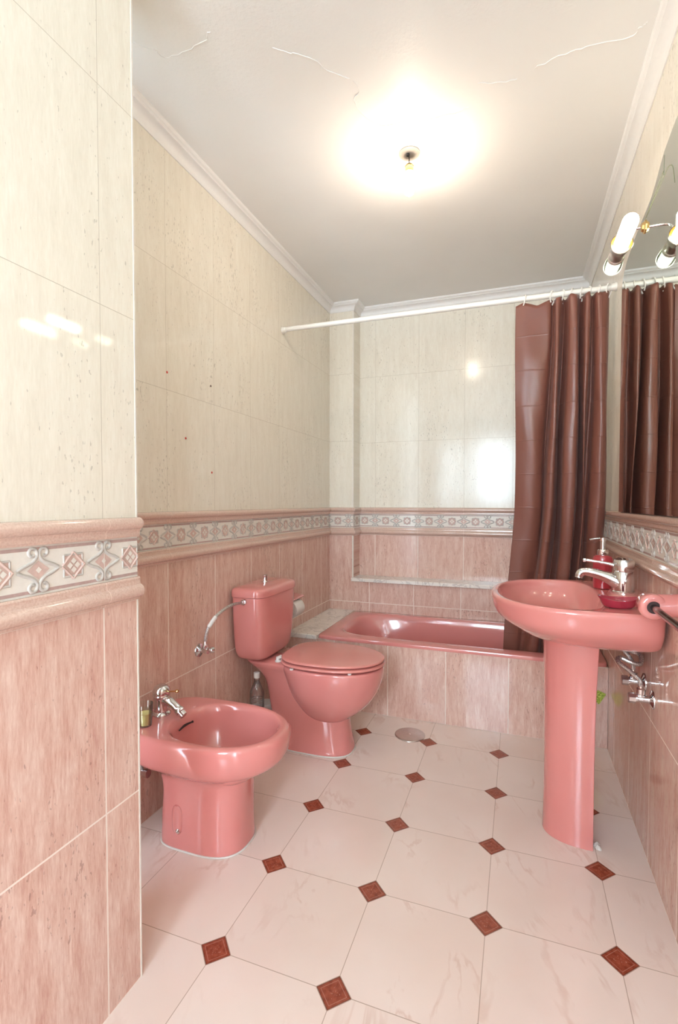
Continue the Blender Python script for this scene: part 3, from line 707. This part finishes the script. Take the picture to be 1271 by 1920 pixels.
# ------------------------------------------------------------------ washbasin
YSK = 1.805
def washbasin():
    t = thing('washbasin', 'pink ceramic pedestal washbasin with chrome mixer on the right wall', 'sink', (XR-.20, YSK, 0))
    pl = lambda a, b, z: (XR-a, YSK+b, z)
    K = [(.655, .120, .300, .100, 3, 2.2, .20), (.658, .090, .322, .130, 3, 2.2, .19), (.666, .045, .345, .175, 4, 2.2, .17), (.677, .012, .368, .215, 6, 2.2, .16), (.688, .002, .385, .244, 8, 2.2, .16), (.702, .001, .405, .264, 9, 2.3, .17), (.720, .001, .432, .284, 9, 2.3, .19), (.74, .001, .454, .297, 9, 2.35, .19), (.77, .001, .468, .303, 9, 2.35, .19), (.788, .001, .471, .305, 9, 2.35, .19),
         (.797, .001, .468, .302, 9, 2.35, .19), (.801, .003, .461, .295, 9, 2.35, .19),
         (.800, .128, .449, .277, 2.9, 2.3, .24), (.793, .134, .444, .270, 2.8, 2.3, .24), (.775, .139, .436, .262, 2.7, 2.3, .25), (.745, .148, .418, .240, 2.6, 2.3, .25), (.715, .165, .385, .195, 2.5, 2.2, .26), (.697, .20, .33, .12, 2.4, 2.2, .27), (.692, .24, .29, .04, 2.2, 2.2, .27)]
    keys_loft(MB(), K, pl, 4, n=80).obj('basin', M_CERAM, t, 60)
    # raised tap ledge along the wall
    K = [(.799, .001, .108, .090, 7, 3, .05), (.806, .001, .104, .086, 7, 3, .05), (.8115, .001, .098, .080, 7, 3, .05), (.813, .004, .088, .070, 6, 3, .05)]
    keys_loft(MB(), K, pl, 3).obj('tap_ledge', M_CERAM, t, 60)
    K = [(0, .150, .297, .094, 14, 2.3, .16), (.01, .150, .2965, .0935, 14, 2.3, .16), (.2, .150, .294, .091, 14, 2.3, .16), (.45, .148, .296, .093, 14, 2.3, .16), (.62, .143, .300, .098, 14, 2.3, .155), (.655, .142, .302, .100, 14, 2.3, .155), (.672, .145, .298, .096, 14, 2.3, .155)]
    ring = []
    m = keys_loft(MB(), K, pl, 4)
    m.obj('pedestal', M_CERAM, t, 50)
    MB().lathe(pl(.27, 0, .6925), [(0, .026), (.002, .026), (.003, .02), (.001, .014), (.001, .001)], seg=24).obj('drain_plug', M_CHROME, t)
    # mixer tap
    bx, by, bz = XR-.062, YSK+.008, .812
    k = MB().lathe((bx, by, bz-.001), [(0, .033), (.003, .0335), (.006, .031), (.03, .0300), (.066, .0290), (.0675, .0280), (.070, .0300), (.098, .0310), (.105, .0285), (.111, .018), (.112, .001)], seg=32)
    k.tube([(bx-.004, by, bz+.022), (bx-.028, by, bz+.036), (bx-.062, by, bz+.050), (bx-.100, by, bz+.060), (bx-.118, by, bz+.060), (bx-.128, by, bz+.052), (bx-.131, by, bz+.040)], [.028, .022, .0165, .0140, .0130, .0130, .0122], 18, smooth=5)
    tap = k.obj('mixer_tap', M_CHROME, t); tap['label'] = 'chrome mixer tap'
    MB().tube([(bx-.018, by, bz+.080), (bx-.040, by, bz+.088), (bx-.075, by, bz+.094), (bx-.112, by, bz+.098)], [.0075, .0055, .0042, .0042], 10, smooth=4).lathe((bx-.108, by, bz+.0978), [(0, .004), (.004, .0068), (.010, .0064), (.013, .002)], (-1, 0, .08), 12).obj('tap_lever', M_CHROME, tap)
    # hoses under the basin
    for dy, x0 in ((-.012, .064), (.014, .070)):
        MB().lathe((XR-x0, YSK+dy, .635), [(0, .0075), (.004, .0115), (.022, .0115), (.024, .007), (.05, .0065)], seg=12).obj('hose_nut', M_BLACKR, t)
washbasin()
def angle_valve(name, label, y, z, hose):
    t = thing(name, label, 'valve', (XR, y, z))
    MB().lathe((XR-.0005, y, z), [(0, .028), (.003, .0275), (.008, .016), (.010, .011)], (-1, 0, 0), 26).obj('escutcheon', M_CHROME, t)
    m = MB().lathe((XR-.009, y, z), [(0, .011), (.030, .0105), (.032, .013), (.038, .013)], (-1, 0, 0), 18)
    m.lathe((XR-.032, y, z), [(0, .009), (.014, .0095), (.016, .012), (.030, .012), (.033, .008), (.038, .0075)], (0, 0, 1), 14)
    m.obj('valve_body', M_CHROME, t)
    MB().loft([[(XR-x, y+r*math.cos(a), z+r*math.sin(a)) for a in [PI/8+k*PI/4 for k in range(8)]] for x, r in ((.046, .011), (.047, .0155), (.064, .0150), (.066, .012))]).obj('handle', M_WHITE if False else M_STEEL, t)
    MB().tube(hose, .0068, 10, smooth=8).obj('hose', M_BRAID, t)
    return t
angle_valve('angle_valve', 'chrome angle valve under the washbasin, the lower one nearer the camera', 1.695, .510,
            [(XR-.032, 1.695, .545), (XR-.036, 1.697, .565), (XR-.058, 1.712, .585), (XR-.086, 1.732, .604), (XR-.080, 1.748, .614), (XR-.045, 1.745, .602), (XR-.022, 1.752, .600), (XR-.020, 1.772, .622), (XR-.045, 1.788, .628), (XR-.064, 1.793, .634)])
angle_valve('angle_valve', 'chrome angle valve under the washbasin, the farther one behind the looped hose', 1.800, .528,
            [(XR-.032, 1.800, .564), (XR-.034, 1.803, .585), (XR-.045, 1.812, .605), (XR-.070, 1.819, .636)])

# soap dispenser and soap dish
sx_, sy2 = XR-.106, 1.935
s = thing('soap_dispenser', 'red soap dispenser with chrome pump on the far side of the washbasin', 'soap dispenser', (sx_, sy2, .801))
MB().lathe((sx_, sy2, .8012), [(0, .026), (.002, .029), (.02, .030), (.09, .0315), (.104, .0315), (.112, .029), (.116, .022), (.117, .001)], seg=32).obj('bottle', M_RED, s)
MB().lathe((sx_, sy2, .9175), [(0, .0175), (.002, .018), (.018, .018), (.020, .016), (.021, .0085), (.048, .0080), (.049, .0105), (.060, .0105), (.062, .008), (.0625, .001)], seg=24).tube([(sx_, sy2, .973), (sx_-.018, sy2-.001, .974), (sx_-.042, sy2-.002, .970)], [.0055, .0046, .0036], 8, smooth=3).obj('pump', M_CHROME, s)
dx, dy = XR-.112, 1.600
K = [(0, -.034, .034, .028, 2.2, 2.2, 0), (.002, -.038, .038, .031, 2.2, 2.2, 0), (.013, -.048, .048, .037, 1.95, 1.95, 0), (.021, -.054, .054, .040, 1.75, 1.75, 0), (.023, -.055, .055, .0405, 1.7, 1.7, 0), (.0235, -.0525, .0525, .038, 1.7, 1.7, 0), (.018, -.046, .046, .032, 1.9, 1.9, 0), (.014, -.036, .036, .026, 2.2, 2.2, 0), (.010, -.012, .012, .008, 2.2, 2.2, 0)]
def dish_place(a, b, z):
    lift = .007*(abs(a)/.05)**2 if z > .01 else 0
    return (dx+a, dy+b, .8012+z+lift)
tag(keys_loft(MB(), K, dish_place, 3, n=48).obj('soap_dish', M_WINE, angle=60), 'empty red boat-shaped soap dish on the near side of the washbasin', 'soap dish')
wf = MB()
for k in range(7):
    a = random.random()*6.28; r = random.random()*.010
    wf.lathe((.247+r*math.cos(a)*.6, 1.735+r*math.sin(a)*1.6, .0005), [(0, .008), (.004, .007+random.random()*.003), (.009, .005), (.012, .001)], (random.uniform(-.3, .3), random.uniform(-.3, .3), 1), 9)
tag(wf.obj('sealant_lump', M_SEAL), 'white lump of sealant on the floor beside the washbasin pedestal', 'sealant')

# towel bar
tb = thing('towel_bar', 'bronze towel bar on pink ceramic posts on the right wall near the washbasin', 'towel bar', (XR, 1.2, .84))
for ya, s_ in ((1.41, 1), (.93, -1)):
    m = MB().lathe((.318, ya, .840), [(.006, .0145), (.0, .0155), (-.001, .0190), (0, .0270), (.002, .0300), (.006, .0318), (.012, .0322), (.040, .0325), (.050, .028), (.054, .018), (.055, .001)], (0, s_, 0), 36)
    m.tube([(.330, ya+s_*.026, .842), (.360, ya+s_*.026, .843), (XR-.0005, ya+s_*.026, .844)], [.0285, .0285, .031], 28)
    po = m.obj('post', M_CERAM, tb, 50)
    MB().lathe((.318, ya, .840), [(-.0004, .0150), (.004, .0150)], (0, s_, 0), 24).obj('socket', M_DARK, po)
MB().tube([(.318, 1.412, .840), (.318, .928, .840)], .0085, 16).obj('bar', M_RODM, tb)

# ------------------------------------------------------------------ mirror
def ext_yz(mb, P, x0, x1): return mb.loft([[(x0, y, z) for y, z in P], [(x1, y, z) for y, z in P]])
YM = 1.40
half = [(2.172, 1.064), (2.178, 1.50), (2.182, 1.905), (2.172, 1.945), (2.140, 1.972), (2.095, 1.988), (2.03, 1.998), (1.97, 2.005), (1.88, 2.011), (1.80, 2.014), (1.74, 2.018), (1.69, 2.032), (1.64, 2.052), (1.60, 2.064), (1.53, 2.072), (1.46, 2.075)]
mir = thing('mirror', 'large frameless wall mirror with a curved top on the right wall above the washbasin', 'mirror', (XR, YM, 1.064))
full = half+[(2*YM-y, z) for y, z in reversed(half)]
ext_yz(MB(), full, XR-.0005, .3665).obj('backing', M_SILVER, mir)
ctr = Vector((YM, 1.55))
inset = [tuple(ctr+(Vector(p)-ctr)*.9965) for p in full]
ext_yz(MB(), inset, .3662, .3645).obj('mirror_glass', M_MIRR, mir)
pp = [(1.432, 1.070), (1.440, 1.70), (1.445, 1.93), (1.40, 1.98), (1.30, 2.0), (1.2, 1.98), (1.16, 1.93), (1.165, 1.70), (1.17, 1.070)]
ext_yz(MB(), pp, .3642, .356).obj('centre_panel', M_MIRR, mir)
M_ENG = simple('engraved_green', lin(120, 128, 100), .3)
def line(L, w=.0028):
    mb = MB(); P = catmull([Vector((.3640, y, z)) for y, z in L], 5); rings = []
    for i, p in enumerate(P):
        t = (P[min(i+1, len(P)-1)]-P[max(i-1, 0)]).normalized(); nn = Vector((0, -t.z, t.y))
        rings.append([p-nn*w*.5, p+nn*w*.5+Vector((0, 0, 0)), p+nn*w*.5+Vector((.001, 0, 0)), p-nn*w*.5+Vector((.001, 0, 0))])
    return mb.loft(rings)
E1 = [(1.832, 1.992), (1.755, 1.995), (1.676, 2.004), (1.607, 2.011)]
E2 = [(1.599, 2.050), (1.602, 1.998)]
E3 = [(1.800, 1.990), (1.706, 1.991), (1.597, 1.993), (1.556, 1.992), (1.517, 1.968), (1.495, 1.915)]
for L in (E1, E2, E3): line(L, .0032).obj('engraved_line', M_ENG, mir)

# vanity lamp on the mirror
vl = thing('vanity_lamp', 'brass and chrome double-ended wall lamp with glowing bulbs on the mirror top edge', 'lamp', (.372, 1.80, 1.94))
VX, VZ = .288, 1.893
MB().lathe((.3643, 1.815, 1.968), [(0, .021), (.002, .021), (.004, .016), (.010, .013), (.012, .006), (.013, .001)], (-1, 0, 0), 8).obj('rosette', M_BRASS, vl)
MB().tube([(.352, 1.815, 1.968), (.32, 1.815, 1.968), (.298, 1.812, 1.962), (.289, 1.81, 1.94), (.288, 1.81, 1.915)], .004, 10, smooth=5).obj('arm', M_CHROME, vl)
MB().lathe((VX, 1.735, VZ), [(0, .031), (.001, .0325), (.003, .031), (.012, .029), (.035, .026), (.045, .021), (.05, .0195), (.075, .0195), (.085, .022), (.087, .0245), (.091, .0245), (.093, .022), (.095, .0245), (.099, .0245), (.101, .021), (.102, .001)], (0, 1, 0), 32, cap0=False).obj('lamp_holder', M_STEEL, vl)
MB().lathe((VX, 1.737, VZ), [(0, .0295), (.012, .027), (.030, .020), (.032, .001)], (0, 1, 0), 28, cap0=False).obj('cup_liner', M_BRASS, vl)
def bulb(c, L, r, ax, name='bulb', mat=M_BW, par=None):
    pr = [(0, r*.62), (r*.5, r*.95), (r*.9, r)]+[(L-r+r*math.sin(a), max(r*math.cos(a), .0006)) for a in [PI/2*k/8 for k in range(9)]]
    return MB().lathe(c, pr, ax, 28).obj(name, mat, par, 60)
bulb((VX, 1.755, VZ), .165, .0215, (0, -1, 0), par=vl)
MB().lathe((VX, 1.838, VZ), [(0, .018), (.004, .023), (.03, .027), (.06, .028), (.061, .027), (.03, .026), (.005, .021)], (0, 1, 0), 28, False, False).obj('glass_cup', glassy('green_glass', (.80, .88, .80)), vl)
bulb((VX, 1.848, VZ), .085, .0195, (0, 1, 0), par=vl)

# ------------------------------------------------------------------ ceiling lamp
CX, CY = -.399, 1.868
cl = thing('ceiling_lamp', 'bare glowing bulb hanging from a short wire and disc on the ceiling', 'lamp', (CX, CY, ZC))
MB().lathe((CX, CY, ZC-.0003), [(0, .040), (.003, .0395), (.006, .030), (.009, .012), (.010, .001)], (0, 0, -1), 36).obj('ceiling_rose', M_ROSEC, cl)
MB().lathe((CX-.003, CY-.01, ZC-.008), [(0, .006), (.008, .006)], (0, 0, -1), 10).tube([(CX-.002, CY-.006, ZC-.01), (CX, CY-.004, ZC-.022), (CX-.001, CY, ZC-.045)], .0016, 6, smooth=4).obj('wire', M_BLACKR, cl)
MB().lathe((CX, CY, ZC-.040), [(0, .006), (.004, .014), (.010, .0175), (.012, .016), (.020, .0165), (.030, .015), (.031, .001)], (0, 0, -1), 26).obj('socket', M_BRASS, cl)
bulb((CX, CY, ZC-.071), .085, .0195, (0, 0, -1), mat=M_BC, par=cl)

# ------------------------------------------------------------------ curtain rod, curtain, rings
YR, ZR = 2.41, 2.022
r = thing('curtain_rod', 'white tubular shower curtain rod spanning between the side walls', 'curtain rod', ((XL+XR)/2, YR, ZR))
MB().tube([(XL+.004, YR, ZR+.002), (XR-.004, YR, ZR-.003)], .0125, 20).obj('tube', M_ROD, r)
for x, s_ in ((XL+.0005, 1), (XR-.0005, -1)): MB().lathe((x, YR, ZR), [(0, .019), (.006, .019), (.010, .0165), (.020, .015), (.021, .012)], (s_, 0, 0), 24).obj('end_cap', M_ROD, r)
top = [(-.020, .004), (.030, -.004), (.085, .0), (.118, .006), (.132, .026), (.143, .012), (.150, -.020), (.162, -.022), (.172, .010), (.180, .030), (.190, .0), (.200, -.028), (.226, -.034), (.240, .004), (.246, .032), (.254, .004), (.262, -.028), (.276, -.024), (.284, .012), (.296, .026), (.306, .004), (.322, -.014), (.343, -.010), (.353, .012)]
mid = [(-.018, .006), (.025, -.004), (.065, -.004), (.095, .010), (.108, .030), (.112, .020), (.120, -.024), (.142, -.030), (.156, .004), (.166, .034), (.180, .0), (.192, -.034), (.232, -.038), (.244, .004), (.250, .034), (.258, .014), (.268, -.018), (.274, -.008), (.280, .022), (.292, .020), (.303, -.014), (.330, -.030), (.356, -.016), (.364, .014)]
bot = [(-.070, .0), (-.035, .006), (-.005, .012), (.012, .024), (.026, .014), (.036, -.012), (.052, -.036), (.085, -.030), (.100, .010), (.112, .038), (.128, .010), (.145, -.034), (.190, -.038), (.205, .008), (.214, .036), (.222, .020), (.232, -.004), (.244, .0), (.254, .014), (.268, .004), (.280, -.018), (.302, -.016), (.322, .006), (.335, .020)]
NS = (len(top)-1)*7+1; NZ = 110; ZB = .26
def cv(L): return catmull([Vector((a, b, 0)) for a, b in L], 7)
T_, Mi, Bo = cv(top), cv(mid), cv(bot)
vs = []; uv = []
hook = [.010, .125, .168, .205, .243, .273, .310, .347]
for j in range(NZ+1):
    w = j/NZ
    for i in range(NS):
        s = i/(NS-1)
        if w < .5: q = w/.5; q = q*q*(3-2*q); p = T_[i].lerp(Mi[i], q)
        else: q = (w-.5)/.5; q = q*q*(3-2*q); p = Mi[i].lerp(Bo[i], q)
        x0 = T_[i].x; dmin = min(abs(x0-h) for h in hook); sag = min(dmin, .06)*.40
        zt = 2.003-sag+.004*(x0+.02)/.37
        z = zt+(ZB-zt)*w
        yb = YR-.004+0.178*max(0, (1.75-z)/1.4)**1.15 if z < 1.75 else YR-.004
        yy = yb+p.y*1.45*(.55+.45*min(1, w*3))*(1 if z > .9 else .6+.4*max(0, (z-.4)/.5))+.0025*math.sin(z*7+i*.12)+.0012*math.sin(z*19+i*.3)
        xx = p.x+.003*math.sin(z*6+i*.13)
        if z < .6: yy += 0
        vs.append((min(xx, XR-.012), yy, z)); uv.append((s*1.35, z))
fs = [(j*NS+i, j*NS+i+1, (j+1)*NS+i+1, (j+1)*NS+i) for j in range(NZ) for i in range(NS-1)]
mb = MB(); mb.add(vs, fs)
cu = mb.obj('shower_curtain', M_CURT, None, 80, uv=uv)
so = cu.modifiers.new('thick', 'SOLIDIFY'); so.thickness = .0012
tag(cu, 'brown satin shower curtain gathered at the right end of the white rod', 'curtain')
names = ['at the left end of the curtain', 'second from the left end of the curtain', 'third from the left end of the curtain', 'fourth from the left end of the curtain', 'fourth from the right wall', 'third from the right wall', 'second from the right wall', 'nearest the right wall']
first = None
for k, hx in enumerate(hook):
    if first is None:
        P = [(.0, .0175*math.sin(a), .0175*math.cos(a)) for a in [-.35*PI+2*PI*.85*q/20 for q in range(21)]]
        P = [(0, -.0005, -.030), (0, -.012, -.018)]+[(.0015*q, y, z) for q, (x, y, z) in enumerate([(0, -.0165*math.sin(a), -.0165*math.cos(a)) for a in [.25*PI+1.5*PI*q/10 for q in range(11)]])]+[(.010, .012, -.024), (.006, .002, -.042)]
        first = MB().tube(P, .0030, 7, smooth=3).obj('curtain_ring', M_WHITE); o = first
    else: o = first.copy(); COL.objects.link(o)
    o.location = (hx, YR, ZR-.0015); o.rotation_euler = (0, 0, random.uniform(-.5, .5))
    tag(o, 'white plastic curtain ring on the rod, '+names[k], 'curtain ring', 'rings holding the shower curtain')

# small marks on the left wall
for y, z, mt, lab in ((1.479, 1.570, M_REDDOT, 'red dot on the cream left wall tiles, upper one nearest the camera'), (1.749, 1.580, M_BRNDOT, 'dark brown dot on the cream left wall tiles'),
                      (1.583, 1.345, M_REDDOT, 'red dot on the cream left wall tiles, middle height'), (1.753, 1.224, M_REDDOT, 'red dot on the cream left wall tiles, lowest of all')):
    d = MB().lathe((XL+.0002, y, z), [(0, .0045), (.001, .0045), (.0016, .003), (.0018, .0005)], (1, 0, 0), 12).obj('wall_dot', mt)
    tag(d, lab, 'dot', 'dots on the left wall tiles')
